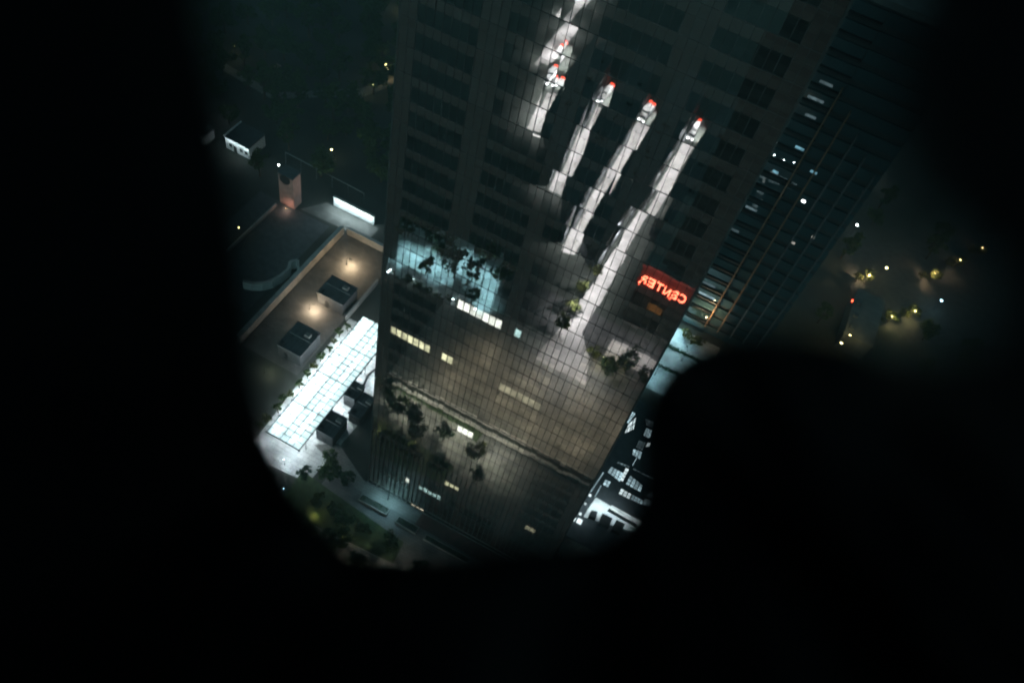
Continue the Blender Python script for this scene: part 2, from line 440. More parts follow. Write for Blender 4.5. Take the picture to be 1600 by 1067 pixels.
# ------------------------------------------------------------------ lamps
LAMP = {}
def lamp_mesh(h, em):
    key = (h, em)
    if key not in LAMP:
        b = MB().tube((0, 0, 0), (0, 0, 0.35), 0.16, 0.13, 8).mesh('base', M['dark'])
        p = MB().tube((0, 0, 0.3), (0, 0, h), 0.07, 0.045, 6).mesh('post', M['dark'])
        a = MB().tube((0, 0, h - 0.05), (0.9, 0, h + 0.15), 0.035, 0.03, 5).mesh('arm', M['dark'])
        hd = MB().prism([(0.7, -0.14), (1.35, -0.11), (1.42, 0), (1.35, 0.11), (0.7, 0.14)], h + 0.12, h + 0.24).mesh('lamp_head', M['dark'])
        bu = MB().ball((1.08, 0, h + 0.1), 0.1, 8, 5, 0.5).mesh('bulb', M[em])
        LAMP[key] = (b, p, a, hd, bu)
    return LAMP[key]

def street_lamp(x, y, h, em, col, watts, label, rz=0, group=None, z=0.0, globe=False, deg=150):
    o = thing('street_lamp', label, 'street lamp', (x, y, z), rz, group)
    ms = lamp_mesh(h, em)
    for nm, m in zip(('base', 'post', 'arm', 'lamp_head'), ms): last = link(nm, m, o)
    link('bulb', ms[4], last)
    if watts and deg: spot('lamp_light', (1.08, 0, h - 0.12), col, watts, deg, 0.25, o)
    elif watts: point('lamp_light', (1.08, 0, h - 0.2), col, watts, 0.12, o)
    return o

GL = {}
def globe_lamp(x, y, h, em, col, watts, label, group=None, z=0.0, r=0.3):
    o = thing('park_lamp', label, 'park lamp', (x, y, z), 0, group)
    key = (h, em, r)
    if key not in GL:
        GL[key] = (MB().tube((0, 0, 0), (0, 0, 0.3), 0.15, 0.11, 8).mesh('base', M['dark']), MB().tube((0, 0, 0.25), (0, 0, h), 0.05, 0.04, 6).mesh('post', M['dark']),
                   MB().ball((0, 0, h + r), r, 10, 6).mesh('globe', M[em]), MB().tube((0, 0, h + 2 * r - 0.02), (0, 0, h + 2 * r + 0.08), 0.16, 0.04, 8).mesh('cap', M['dark']))
    for nm, m in zip(('base', 'post', 'globe', 'cap'), GL[key]): link(nm, m, o)
    if watts: point('lamp_light', (0, 0, h + r), col, watts, r + 0.06, o)
    return o

TH = 'first second third fourth fifth sixth seventh eighth ninth tenth eleventh twelfth thirteenth fourteenth fifteenth'.split()
# ------------------------------------------------------------------ luminous glass canopy left of the tower
CX0, CX1, CY0, CY1, CZ = -61.7, -53.7, 66.6, 103.0, 5.0
pave('entrance_paving', [(-64.5, 62), (-49.5, 63.5), (-47, 104), (-66.0, 104)], M['white_pave'], 0.008)
can = thing('glass_canopy', 'long brightly glowing glass roof canopy beside the left edge of the tower', 'canopy', (CX0, CY0, 0))
nx, ny = 5, 24; wx = (CX1 - CX0) / nx; wy = (CY1 - CY0) / ny
pm = MB().box(0.04, 0.04, 0, wx - 0.04, wy - 0.04, 0.03).mesh('roof_pane', M['frosted'])
for i in range(nx):
    for j in range(ny): link('roof_pane', pm, can, (i * wx, j * wy, CZ))
bl = MB().box(-0.05, -0.2, -0.1, 0.05, CY1 - CY0 + 0.2, 0.1).mesh('long_beam', M['dark'])
bl2 = MB().box(-0.07, -0.3, -0.25, 0.07, CY1 - CY0 + 0.3, 0.12).mesh('edge_beam', M['dark'])
for i in range(nx + 1): link('edge_beam' if i in (0, nx) else 'long_beam', bl2 if i in (0, nx) else bl, can, (i * wx, 0, CZ))
bc = MB().box(-0.2, -0.04, -0.08, CX1 - CX0 + 0.2, 0.04, 0.085).mesh('cross_bar', M['dark'])
bc2 = MB().box(-0.3, -0.06, -0.25, CX1 - CX0 + 0.3, 0.06, 0.11).mesh('cross_beam', M['dark'])
for j in range(ny + 1): link('cross_beam' if j % 3 == 0 else 'cross_bar', bc2 if j % 3 == 0 else bc, can, (0, j * wy, CZ))
pc = MB().tube((0, 0, 0), (0, 0, CZ - 0.3), 0.12, 0.12, 8).mesh('column', M['steel'])
for j in range(2, ny, 5):
    for x in (0.6, CX1 - CX0 - 0.6): link('column', pc, can, (x, j * wy, 0))
lm = MB().ball((0, 0, 0), 0.16, 8, 5, 0.6).mesh('downlight', M['e_white'])
rr = random.Random(5)
for j in range(12):
    y = (j + 0.5) * (CY1 - CY0) / 12
    for x, pw in ((1.1, 240), (5.4, 120)):
        link('downlight', lm, can, (x, y, CZ - 0.75)); point('canopy_light', (x + 0.3, y, CZ - 1.1), (0.86, 0.97, 1.0), pw * rr.uniform(0.75, 1.3), 0.12, can)

globe_lamp(-51.0, 92.5, 2.2, 'e_white', COOL, 420, 'added white fill lamp on the bright paving between kerb rail and tower', r=0.16)  # lamp added to brighten the paving right of the canopy
globe_lamp(-52.4, 80.8, 2.2, 'e_white', COOL, 260, 'added white fill lamp in the gap between the dark kiosks', r=0.16)  # second lamp added for the same paving
globe_lamp(-56.0, 64.4, 2.2, 'e_white', COOL, 600, 'added white fill lamp before the front end of the canopy', r=0.16)  # lamp added to strengthen the light spill at the canopy front
for i in range(7):  # low lamps added to brighten the paving strip left of the canopy
    globe_lamp(-62.9, 65.0 + i * 5.2, 1.1, 'e_white', COOL, 380, 'added low white fill light, %s from the near end of the canopy hedge' % TH[i], 'added fill lights along the canopy hedge', r=0.1)
# dark flat roofed pavilions right of the canopy
def pavilion(x0, y0, x1, y1, h, label, name='pavilion', group=None, wallm='roof'):
    o = thing(name, label, 'pavilion', (x0, y0, 0), 0, group); a, b = x1 - x0, y1 - y0
    MB().box(0.15, 0.15, 0, a - 0.15, b - 0.15, h - 0.3).build('wall', M['dark_render'] if wallm == 'roof' else M[wallm], o)
    rf = MB().box(0, 0, h - 0.295, a, b, h).build('roof', M['roof'], o)
    MB().box(0, 0, h + 0.002, a, 0.18, h + 0.22).build('parapet', M['roof'], rf); MB().box(0, b - 0.18, h + 0.002, a, b, h + 0.22).build('parapet', M['roof'], rf)
    MB().box(0.5, 0.6, h + 0.002, 1.3, 1.4, h + 0.5).build('roof_vent', M['dark'], rf)
    MB().tube((0.4, b * .55, h + .12), (a - .4, b * .55, h + .12), 0.1, 0.1, 6).build('roof_pipe', M['steel'], rf); MB().box(a * .6, b * .65, h + .002, a * .6 + 1.3, b * .65 + 1.0, h + .7).build('roof_unit', M['wall'], rf)
    for i in range(1, 4): MB().box(a * i / 4 - .04, .2, h + .002, a * i / 4 + .04, b - .2, h + .04).build('roof_seam', M['dark'], rf)
    MB().box(a * 0.3, 0.05, 0.05, a * 0.3 + 1.0, 0.148, 2.1).build('door', M['dark'], o)
    return o
pavilion(-54.2, 83.2, -51.2, 87.5, 4.0, 'small dark flat roofed kiosk beside the middle of the glowing canopy')
pavilion(-50.9, 80.2, -47.8, 86.4, 3.4, 'dark flat roofed hut between the kiosk and the tower corner')
pavilion(-54.2, 72.9, -49.8, 78.6, 4.0, 'large dark flat roofed kiosk nearest the front end of the canopy')
kb = MB()
pts = [(-53.2, 88.5), (-53.0, 90.3), (-53.6, 92.3), (-53.2, 94.6), (-51.6, 96.6), (-48.6, 98.4), (-44.0, 99.6)]
for a, b in zip(pts, pts[1:]): kb.tube((*a, 0.25), (*b, 0.25), 0.22, 0.22, 6)
tag(kb.build('kerb_rail', M['dark']), 'dark curved kerb rail on the bright paving by the tower edge', 'kerb rail')
# hedge trees along the canopy
for j in range(15):
    y = 62.5 + j * 2.75
    tree('slim' if j % 3 else 'small', -64.3 - rr.uniform(0, 0.9), y + rr.uniform(-.5, .5), 'small leafy tree, %s from the near end of the row along the glowing canopy' % TH[j], 'trees along the glowing canopy', rr.uniform(0.42, 0.66))

# ------------------------------------------------------------------ base of the tower: planters, path, garden
pave('forecourt', rect(-47, 45.8, 20, 70.0), M['dark_pave'], 0.006)
pave('light_path', [(-53.5, 71.5), (-49.5, 74.5), (-39.5, 69.6), (-26, 69.6), (-26, 67.4), (-40.5, 67.6)], M['grey_pave'], 0.012)
pave('red_paving', rect(-26, 66.9, 20, 69.9), M['red_soil'], 0.014)
def planter(x0, y0, x1, y1, label):
    o = thing('planter', label, 'planter', (x0, y0, 0), 0, 'long planters at the foot of the tower'); a, b = x1 - x0, y1 - y0; t = 0.16
    m = MB().box(0, 0, 0, a, t, 0.62).box(0, b - t, 0, a, b, 0.62).box(0, t + .002, 0, t, b - t - .002, 0.62).box(a - t, t + .002, 0, a, b - t - .002, 0.62)
    m.build('trough_wall', M['wall'], o)
    MB().box(t + .003, t + .003, 0.02, a - t - .003, b - t - .003, 0.45).build('soil_bed', M['soil'], o)
    hd = MB(); q = random.Random(int(x0 * 10))
    for i in range(int(a * 16)):
        p = Vector((q.uniform(t, a - t), q.uniform(t, b - t), q.uniform(0.45, 0.6))); u = Vector((q.gauss(0, 1), q.gauss(0, 1), q.gauss(0, .6))).normalized(); v = u.orthogonal(); s = 0.16
        k = len(hd.v); hd.v += [tuple(p - u * s), tuple(p + v * s * .6), tuple(p + u * s), tuple(p - v * s * .6)]; hd.f.append((k, k + 1, k + 2, k + 3))
    tag(hd.build('planting', M['leaf3'], o), kind='stuff')
    return o
planter(-38.7, 65.5, -32.0, 67.1, 'long dark planter with pale rim, first from the left at the tower foot')
planter(-29.7, 65.1, -24.8, 66.7, 'shorter dark planter with pale rim, second from the left at the tower foot')
planter(-22.9, 64.9, -12.5, 66.2, 'longest planter with pale rim, on the dark red paving at the tower foot')
street_lamp(-33.6, 68.9, 4.0, 'e_teal', TEAL, 340, 'short lamp lighting the pale path between the first two planters', RAD(-60))
globe_lamp(-52.6, 59.4, 1.0, 'e_teal', TEAL, 30, 'tiny blue bollard light below the front end of the canopy', r=0.2)
# lawn and trees below
pave('lawn', [(-52, 46.5), (-24, 46.5), (-26, 62.5), (-52, 65.2)], M['grass'], 0.016)
gt = [(-45.2, 60.5, 'round', 'olive leaved tree lit yellow from below near the bottom left', 0.55), (-41.2, 60.4, 'small', 'small tree beside the yellow lit tree at bottom left', 0.9),
      (-38.2, 59.9, 'broad', 'dark broad tree between yellow lit trees and the first planter', 0.55), (-46.0, 66.2, 'broad', 'dark broad tree standing below the front kiosk', 0.6),
      (-42.6, 67.2, 'tall', 'dark tall tree against the tower left bottom corner', 0.55), (-48.0, 70.0, 'broad', 'dark tree in front of the large kiosk door', 0.5),
      (-34.0, 60.2, 'round', 'dim olive tree below the first planter', 0.5), (-28.0, 60.0, 'broad', 'dark tree at the bottom below the second planter', 0.55),
      (-20.0, 58.6, 'tall', 'dark tall tree at the bottom below the longest planter', 0.55), (-50.5, 63.6, 'tall', 'dark tree beside the tiny blue bollard light', 0.5)]
for x, y, k, lb, s in gt: tree(k, x, y, lb, None, s)
globe_lamp(-44.2, 58.2, 0.7, 'e_yellow', YEL, 130, 'low yellow garden light under the olive trees at bottom left', r=0.05)
globe_lamp(-36.6, 57.4, 0.7, 'e_yellow', YEL, 60, 'low yellow garden light further right at the bottom edge', r=0.05)

# garden trees that the tower's lower storeys mirror
for i, (x, y, k, s) in enumerate([(-47.5, 50.5, 'tall', .7), (-43.4, 52.2, 'broad', .8), (-39.0, 53.4, 'tall', .7), (-36.2, 55.0, 'broad', .7), (-30.8, 53.4, 'tall', .62), (-22.6, 53.2, 'round', .75)]):
    tree(k, x, y, 'garden tree mirrored dark in the lower tower glass, %s from the left' % TH[i], 'garden trees mirrored in the tower', s)

# ------------------------------------------------------------------ plaza, street and alleys before the tower (the glass mirrors them)
pave('plaza', rect(-50, 13.6, 14, 44.0), M['grey_pave'], 0.010)
pave('street', rect(-140, 1.4, 120, 13.0), M['asphalt'], 0.006)
pave('garden_path', [(-50, 55.9), (-14, 58.4), (-6, 56), (-30, 48), (-50, 47)], M['grey_pave'], 0.020)
for nm, y0, zz in (('first', 45.9, 0.7), ('second', 44.1, 0.55)):
    o = thing('garden_wall', 'low pale garden wall before the tower, the %s of two mirrored as broken lines' % nm, 'garden wall', (-50, y0, 0))
    for i in range(26): MB().box(0.03, 0, 0, 1.97, 0.7 if nm == 'first' else 0.45, zz).build('coping_stone', M['concrete'], o, (i * 2.0, 0, 0))
ROADA = [(-23, 22), (-9.5, 22), (-12, 14), (-16.4, 8), (-16.7, -12), (-16.6, -40), (-16.2, -79), (-20.2, -79), (-20.0, -40), (-20.6, -8), (-21.6, 6)]
pave('bright_road', ROADA, M['concrete'], 0.016)
ALLEY = [[(-32.6, -14), (-29.0, -15), (-32.2, -79), (-36.4, -79)], [(-44.2, -33), (-41.0, -33), (-46.6, -77), (-51.0, -77)], [(-61.8, -53), (-58.0, -53), (-61.4, -74), (-65.6, -74)], [(-76.6, -88), (-70.8, -88), (-72.4, -190), (-80.4, -190)]]
for a in ALLEY: pave('bright_alley', a, M['concrete'], 0.012)
# low dark blocks between the alleys, sized to cut lamp spill
def block(pts, h, label):
    ox, oy = pts[0]; P_ = [(x - ox, y - oy) for x, y in pts]
    o = thing('low_block', label, 'building', (ox, oy, 0))
    MB().prism(P_, 0, h).build('wall', M['roof'], o)
    rf = MB().prism(P_, h + .002, h + .35).build('roof', M['roof'], o)
    cx_ = sum(p[0] for p in P_) / len(P_); cy_ = sum(p[1] for p in P_) / len(P_)
    for i in range(4): MB().box(cx_ - 1, cy_ - 18 + i * 10, h + .36, cx_ + 1, cy_ - 16 + i * 10, h + 1.5).build('roof_unit', M['dark'], rf)
    return o
block([(-28.4, -16), (-22.0, -12), (-20.9, -40), (-21.2, -100), (-32.2, -100), (-31.6, -79)], 8, 'low dark block between the bright road and the first alley, shaped to cut lamp spill')
block([(-33.2, -16), (-40.4, -32), (-46.0, -78), (-46.4, -100), (-38.6, -100), (-37.0, -79)], 8, 'low dark block between the first and second alleys, shaped to cut lamp spill')
block([(-45.2, -35), (-57.4, -52), (-60.9, -75), (-61.6, -100), (-53.0, -100), (-51.6, -77)], 8, 'low dark block between the second and third alleys, shaped to cut lamp spill')
block([(-14.0, -33), (-3.0, -33), (-3.0, -98), (-15.4, -98), (-15.0, -60)], 8, 'low dark block added right of the bright road to cut lamp spill')

def alley_lamps(pts, h, watts, em, col, lab):
    for i, (x, y) in enumerate(pts):
        street_lamp(x, y, h, em, col, watts, lab + ORD(), RAD(90), 'lamps of the mirrored bright road and alleys', deg=150)
ORDN = [0]
WORDS = 'first second third fourth fifth sixth seventh eighth ninth tenth eleventh twelfth thirteenth fourteenth fifteenth sixteenth seventeenth eighteenth nineteenth twentieth'.split()
WORDS += ['twenty ' + q for q in WORDS[:9]] + ['thirtieth'] + ['thirty ' + q for q in WORDS[:9]] + ['fortieth']
def ORD():
    ORDN[0] += 1
    return ', %s from the nearest' % WORDS[ORDN[0] - 1]
LB = 'street lamp by a mirrored bright road'
alley_lamps([(-20.6, 4 - 10.2 * i) for i in range(9)], 5.6, 3300, 'e_white', WHITE, LB)
alley_lamps([(-14, 14), (-10.5, 19), (-18, 20)], 8, 900, 'e_white', WHITE, LB)
for (xa, ya, xb, yb, n) in ((-30.8, -17, -34.3, -76, 7), (-42.6, -36, -48.8, -75, 5), (-60, -56, -63.4, -72, 3), (-73.6, -92, -76.4, -180, 6)):
    alley_lamps([(xa + (xb - xa) * i / (n - 1), ya + (yb - ya) * i / (n - 1) - 1.1) for i in range(n)], 5.6, 3300, 'e_white', WHITE, LB)

# parked lorries at the far ends of the alleys
def lorry(x, y, rz, label, w=2.5, L=8.0):
    o = thing('box_lorry', label, 'lorry', (x, y, 0), rz, 'white lorries mirrored at the ends of the bright alleys')
    MB().box(-w / 2, -L / 2, 0.9, w / 2, L / 2 - 2.2, 3.3).build('cargo_box', M['white'], o)
    cb = MB().box(-w / 2 + .1, L / 2 - 2.1, 0.6, w / 2 - .1, L / 2, 2.6).build('cab', M['white'], o)
    MB().box(-w / 2 + .25, L / 2 + .002, 1.5, w / 2 - .25, L / 2 + .03, 2.4).build('windscreen', M['dark'], cb)
    MB().box(-w / 2 + .1, -L / 2 + .2, 0.5, w / 2 - .1, L / 2 - .1, 0.58).build('chassis', M['dark'], o)
    for sx in (-1, 1):
        for yy in (-L / 2 + 1.4, L / 2 - 1.3): MB().tube((sx * (w / 2 - .3), yy, 0.45), (sx * (w / 2 - .02), yy, 0.45), 0.45, 0.45, 12).build('wheel', M['tyre'], o)
        MB().box(sx * w * .28 - .35, -L / 2 - .5, 1.9, sx * w * .28 + .35, -L / 2 - .01, 2.5).build('tail_light', M['e_red'], o)
        MB().box(sx * w * .3 - .2, L / 2 + .003, 0.7, sx * w * .3 + .2, L / 2 + .05, 1.0).build('headlight', M['e_white'], o)
    MB().box(-w * .42, -L / 2 + .1, 3.302, w * .42, -L / 2 + .9, 3.5).build('added_red_bar', M['e_redsoft'], o)  # glowing bar added on the roof so the red end shows from above
    return o
for x, y, lb, ww, L in ((-19.6, -86, 'white box lorry with red lights at the end of the widest bright road', 2.6, 8), (-36.0, -86, 'white box lorry with red lights at the end of the second bright lane', 2.8, 8), (-50.6, -84.5, 'narrow white box lorry with red light at the end of the third lane', 1.5, 8),
                    (-67.6, -80, 'left one of two white lorries side by side at the end of the fourth lane', 2.2, 7), (-64.6, -80.6, 'right one of two white lorries side by side at the end of the fourth lane', 2.2, 7), (-71.0, -95.6, 'short white lorry with red lights alone beside the far alley', 1.8, 3.6)):
    lorry(x, y, RAD(3), lb, ww, L)
    street_lamp(x + 2.4, y, 7, 'e_white', WHITE, 20000, LB + ORD(), RAD(180), 'lamps of the mirrored bright road and alleys', deg=80)  # extra lamp added over each lorry to whiten its roof

# trees by the road and street
for i, (x, y, k, s) in enumerate([(-21.4, 10, 'round', .7), (-21.6, 4, 'small', 1.0), (-22.0, -4, 'round', .6), (-21.5, -11, 'small', 1.0), (-6.6, 16.5, 'broad', .7), (-2.6, 12.5, 'broad', .8), (3.6, 13.8, 'round', .9), (-11.4, 13.5, 'small', 1.0)]):
    tree(k, x, y, 'street tree with lit leaves mirrored by the bright road, %s counted clockwise' % TH[i], 'street trees mirrored in the tower', s)
pave('pale_pavement', rect(-9, 5.2, 10, 11.0), M['concrete'], 0.012)
street_lamp(-7.0, 4.4, 6, 'e_white', WHITE, 900, 'street lamp on the pale pavement under the red sign', RAD(90))
street_lamp(1.0, 4.4, 6, 'e_white', WHITE, 900, 'right hand street lamp on the pale pavement under the red sign', RAD(90))
globe_lamp(-8.6, 14.2, 3.0, 'e_yellow', YEL, 260, 'yellow globe lamp in the street tree by the bright road mouth', r=0.07)
globe_lamp(-4.4, 11.0, 3.0, 'e_yellow', YEL, 260, 'yellow globe lamp in the street tree under the red sign', r=0.07)
# plaza lamps
for i, (x, y) in enumerate([(-38, 38), (-26, 36), (-15, 38), (-4, 37), (-32, 27), (-19, 28), (-8, 27), (4, 30), (-30, 51.6), (-20, 50.2), (-42, 48.6)]):
    street_lamp(x, y, 5.5, 'e_warm', (1.0, 0.83, 0.6) if y < 45 else (0.95, 0.95, 0.78), 640 if y < 45 else 1500, 'plaza lamp on the grey paving before the tower, %s in its mirrored zigzag' % TH[i], RAD(40 * i), 'plaza lamps mirrored in the tower', deg=160)

# teal floodlit square with trees
pave('teal_square', [(-72, 1.2), (-44, -4), (-38, 17), (-66, 19)], M['white_pave'], 0.014)
for i, (x, y) in enumerate([(-66, 11), (-60, 8.5), (-55, 10.5), (-50, 6), (-45, 8), (-42, 13)]):
    street_lamp(x, y, 4.6, 'e_teal', TEAL, 1500, 'teal floodlight on the mirrored paved square, %s from the left' % TH[i], RAD(70 * i), 'teal floodlights of the mirrored square', deg=105)
for i, (x, y, k, s) in enumerate([(-68.5, 6, 'broad', .6), (-63, 4.5, 'tall', .6), (-57.6, 6.6, 'broad', .6), (-52.4, 10.6, 'tall', .7), (-48.0, 1.5, 'broad', .75), (-47.4, 10, 'tall', .6), (-40.5, 5, 'broad', .6), (-58, 14.5, 'slim', .8), (-43.6, 16.5, 'slim', .8)]):
    tree(k, x, y, 'tree on the teal lit square, mirrored as dark branches, %s along' % TH[i], 'trees on the teal lit square', s * 1.35)
for i in range(9):
    x = -66 + i * 2.9; y = 19.6 - 0.12 * i
    tree('small', x, y, 'low tree strung with blue white lights, %s along the teal square edge' % TH[i], 'low lit trees along the teal square', 0.55)
    if i % 2 == 0: globe_lamp(x + .8, y - .9, 0.8, 'e_teal', COOL, 90, 'small blue white light by the %s low tree of the teal square edge' % TH[i], 'small lights along the teal square', r=0.14)

# ------------------------------------------------------------------ the building the camera looks out of, with the red sign
cb = thing('camera_tower', 'dark tower with a red letter sign, seen only mirrored in the glass tower', 'tower', (-6, -30, 0))
MB().box(0, 0, 24.0, 34, 29.2, 158.3).build('shaft', M['core'], cb)
MB().box(-3.6, -1, 0, 38, 29.4, 21.5).build('podium', M['core'], cb)
rfm = MB().box(-3.9, -1.3, 21.51, 38.3, 29.6, 22.2).build('cornice', M['slab'], cb)
for k in range(5): MB().box(-3.4, 29.42, 2.2 + k * 3.2, 14, 29.55, 3.4 + k * 3.2).build('window_band', M['dark'], cb)
for k in range(38): MB().box(0.4, 29.22, 26 + k * 3.4, 33.6, 29.3, 27.6 + k * 3.4).build('window_band', M['dark'], cb)
MB().box(0.8, 29.56, 9.3, 5.0, 29.66, 11.6).build('lit_panel', emit('orange_panel', (1, 0.45, 0.15), 0.06, 0.5, 1.5), cb)

sg = thing('red_letter_sign', 'glowing red CENTER letters mirrored backwards near the right edge of the tower', 'sign', (2.7, -0.34, 16.4))
MB().box(-12.5, -0.14, -0.95, 0.3, -0.06, 1.25).build('glow_panel', surf('red_glow_panel', (0.12, 0.02, 0.018), (0.08, 0.012, 0.011), 1.0, 0.6), sg)  # red glow round the letters put into the panel's colour
for i in range(3):  # red floods on arms, added to spread the sign's glow over the wall
    fl = MB().box(-2.2 - 4 * i - .03, -0.05, 3.9, -2.2 - 4 * i + .03, 2.6, 3.96).box(-2.5 - 4 * i, 2.61, 3.75, -1.9 - 4 * i, 2.85, 4.1).build('floodlight', M['dark'], sg)
    spot('added_red_flood', (-2.2 - 4 * i, 2.5, 3.8), (1.0, 0.04, 0.02), 300, 150, 0.1, sg, (RAD(75), 0, RAD(180)))
cx = 0.0
for ch in 'CENTER':
    cu = bpy.data.curves.new('letter', 'FONT'); cu.body = ch; cu.size = 3.75; cu.extrude = 0.05; cu.offset = 0.015
    tmp = bpy.data.objects.new('letter', cu); COL.objects.link(tmp)
    bpy.context.view_layer.update()
    me = bpy.data.meshes.new_from_object(tmp.evaluated_get(bpy.context.evaluated_depsgraph_get()))
    bpy.data.objects.remove(tmp); me.materials.clear(); me.materials.append(M['e_sign'])
    wd = max(v.co.x for v in me.vertices) - min(v.co.x for v in me.vertices); mn = min(v.co.x for v in me.vertices)
    k = (1.62 if ch != 'C' else 1.8) / wd
    for v in me.vertices: v.co.x = (v.co.x - mn) * k
    o = link('letter', me, sg, (cx, 0.2, -0.05), (RAD(90), 0, RAD(180)))
    cx -= 2.05 if ch != 'C' else 2.2

# ------------------------------------------------------------------ slab tower behind, right
RY = 150.0
rb = thing('banded_tower', 'dark teal banded tower with tall bronze fins behind the glass tower on the right', 'tower', (2.0, RY, 0))
RH = 92; RWD = 23
MB().box(0, 0.6, 0, RWD, 26, RH).build('wall', M['core'], rb)
MB().box(-0.2, 0.4, RH + .01, RWD + .2, 26.2, RH + 1.2).build('roof_parapet', M['slab'], rb)
nf = 25; fh = RH / nf
bandm = MB().box(0, 0.05, 0, 8.3, 0.58, 2.0).mesh('glass_band', M['slab_glass'])
ledge = MB().box(-0.1, -0.35, 0, 8.4, 0.59, 0.35).mesh('floor_ledge', M['dark'])
bandr = MB().box(8.5, 0.05, 0, RWD, 0.58, 2.4).mesh('glass_band', M['slab_glass'])
for k in range(nf):
    link('glass_band', bandm, rb, (0, 0, k * fh + 1.2)); link('floor_ledge', ledge, rb, (0, 0, k * fh + 0.6)); link('glass_band', bandr, rb, (0, 0, k * fh + 0.9))
for i in range(5):
    hh = 76 - 3.5 * i
    fm = MB().box(-0.12, -1.3, 4, 0.12, -0.002, hh).build('bronze_fin' if i < 2 else 'steel_fin', M['bronze'] if i < 2 else M['steel'], rb, (7.9 + 3.45 * i, 0, 0))
for x, z, w_, m in ((12.2, 50.3, .8, 'win_white'), (15.1, 39.4, .7, 'win_faint'), (5.6, 62.0, 1.3, 'win_blue2'), (4.0, 54.6, 1.2, 'win_blue2'), (6.6, 59.0, .8, 'win_blue2'), (3.6, 73.6, 2.6, 'sky_dim'), (3.0, 70.0, 3.2, 'sky_dim'), (4.2, 66.8, 2.2, 'sky_dim'), (2.6, 12.6, 4.2, 'sky_white'), (2.0, 15.6, 3.4, 'sky_dim'), (2.6, 44.0, 2.6, 'sky_dim'), (1.0, 36.0, 3.0, 'sky_dim'), (10.6, 58.0, 1.4, 'win_blue2'), (18.0, 44.0, .6, 'win_faint')):
    k = round((z - 1.2 - 0.6) / fh)
    MB().box(0, -0.02, 0, w_, 0.04, 0.55).build('lit_window', M[m], rb, (x, 0, k * fh + 1.5))
globe_lamp(9.0, 147, 9.0, 'e_warm', WARM, 900, 'tall warm lamp washing the fins at the foot of the banded tower', r=0.15)
spot('fin_uplight', (6.0, 143.5, 1.0), (1.0, 0.72, 0.45), 2200, 40, 0.3, None, (RAD(150), 0, RAD(-25)))

# lit court on the ground right of the tower
pave('teal_court', rect(1.0, 126, 16, 148), M['white_pave'], 0.010)
street_lamp(3.6, 146.2, 4.5, 'e_teal', TEAL, 800, 'upper blue white lamp over the lit court right of the tower', RAD(-60), deg=160)
street_lamp(4.2, 130.6, 4.5, 'e_teal', TEAL, 500, 'lower blue white lamp over the lit court right of the tower', RAD(-20), deg=160)
street_lamp(8.6, 138.5, 4.5, 'e_teal', TEAL, 420, 'blue white lamp deeper in the lit court right of the tower', RAD(120), deg=160)
for x, y, q in ((6.8, 145.6, 'left'), (8.8, 144.8, 'middle'), (10.6, 145.4, 'right')): tree('small', x, y, 'small tree at the upper end of the lit court, %s of three' % q, 'trees of the lit court', .75)
for j, y in enumerate((140.6, 133.6)):
    hd = MB(); q = random.Random(j)
    for i in range(420):
        p = Vector((q.uniform(0, 11), q.uniform(-.35, .35), q.uniform(0.1, 0.9))); u = Vector((q.gauss(0, 1), q.gauss(0, 1), q.gauss(0, 1))).normalized(); v = u.orthogonal(); s = .22
        k = len(hd.v); hd.v += [tuple(p - u * s), tuple(p + v * s * .6), tuple(p + u * s), tuple(p - v * s * .6)]; hd.f.append((k, k + 1, k + 2, k + 3))
    tag(hd.build('hedge', M['leaf3'], None, (3, y, 0)), 'low dark hedge %s the lit court' % ('across the middle of' if j == 0 else 'at the lower end of'), 'hedge')

# ------------------------------------------------------------------ glazed atrium building right of the tower foot
AT = thing('atrium_building', 'low dark roofed building with bright skylights tucked behind the tower right corner', 'building', (2.2, 76, 0))
MB().box(0.1, 0.1, 0, 20, 38, 9.6).build('wall', M['wall'], AT)
MB().box(0, 0, 9.602, 20.2, 38.2, 10.0).build('roof', M['roof'], AT)
RZ = 10.0
def on_roof(px, py, z=RZ): p = at(px, py, z); return (p.x - 2.2, p.y - 76)
def skylight(quad, nu, nv, mk, dark=()):
    c = [Vector((*on_roof(*q), 0)) for q in quad]          # corners a-b along u, d-c opposite
    f = MB(); fr = None
    o = MB().prism([(p.x, p.y) for p in c], RZ + .004, RZ + 0.16).build('skylight', M['dark'], AT)
    def P(u, v): return (c[0] * (1 - u) + c[1] * u) * (1 - v) + (c[3] * (1 - u) + c[2] * u) * v
    for i in range(nu):
        for j in range(nv):
            e = 0.1
            q = [P((i + e) / nu, (j + e) / nv), P((i + 1 - e) / nu, (j + e) / nv), P((i + 1 - e) / nu, (j + 1 - e) / nv), P((i + e) / nu, (j + 1 - e) / nv)]
            MB().prism([(p.x, p.y) for p in q], RZ + .165, RZ + .2).build('pane', M['sky_dim' if (i, j) in dark else mk], o)
    return o
F5 = lambda a, b: (800 + a / 5.333, 600 + b / 5.333)
skylight([F5(825, 690), F5(930, 745), F5(900, 820), F5(795, 735)], 4, 3, 'sky_white')
skylight([F5(945, 700), F5(978, 712), F5(925, 818), F5(897, 800)], 1, 4, 'sky_bright')
skylight([F5(985, 760), F5(1095, 850), F5(1075, 905), F5(945, 835)], 4, 3, 'sky_white')
skylight([F5(910, 870), F5(1000, 920), F5(980, 965), F5(885, 915)], 3, 2, 'sky_bright')
skylight([F5(1005, 922), F5(1100, 975), F5(1090, 1010), F5(985, 965)], 4, 2, 'sky_white')
skylight([F5(1110, 955), F5(1215, 1005), F5(1215, 1060), F5(1095, 1005)], 4, 3, 'sky_white')
skylight([F5(1160, 895), F5(1245, 930), F5(1225, 990), F5(1120, 940)], 4, 3, 'sky_dim')
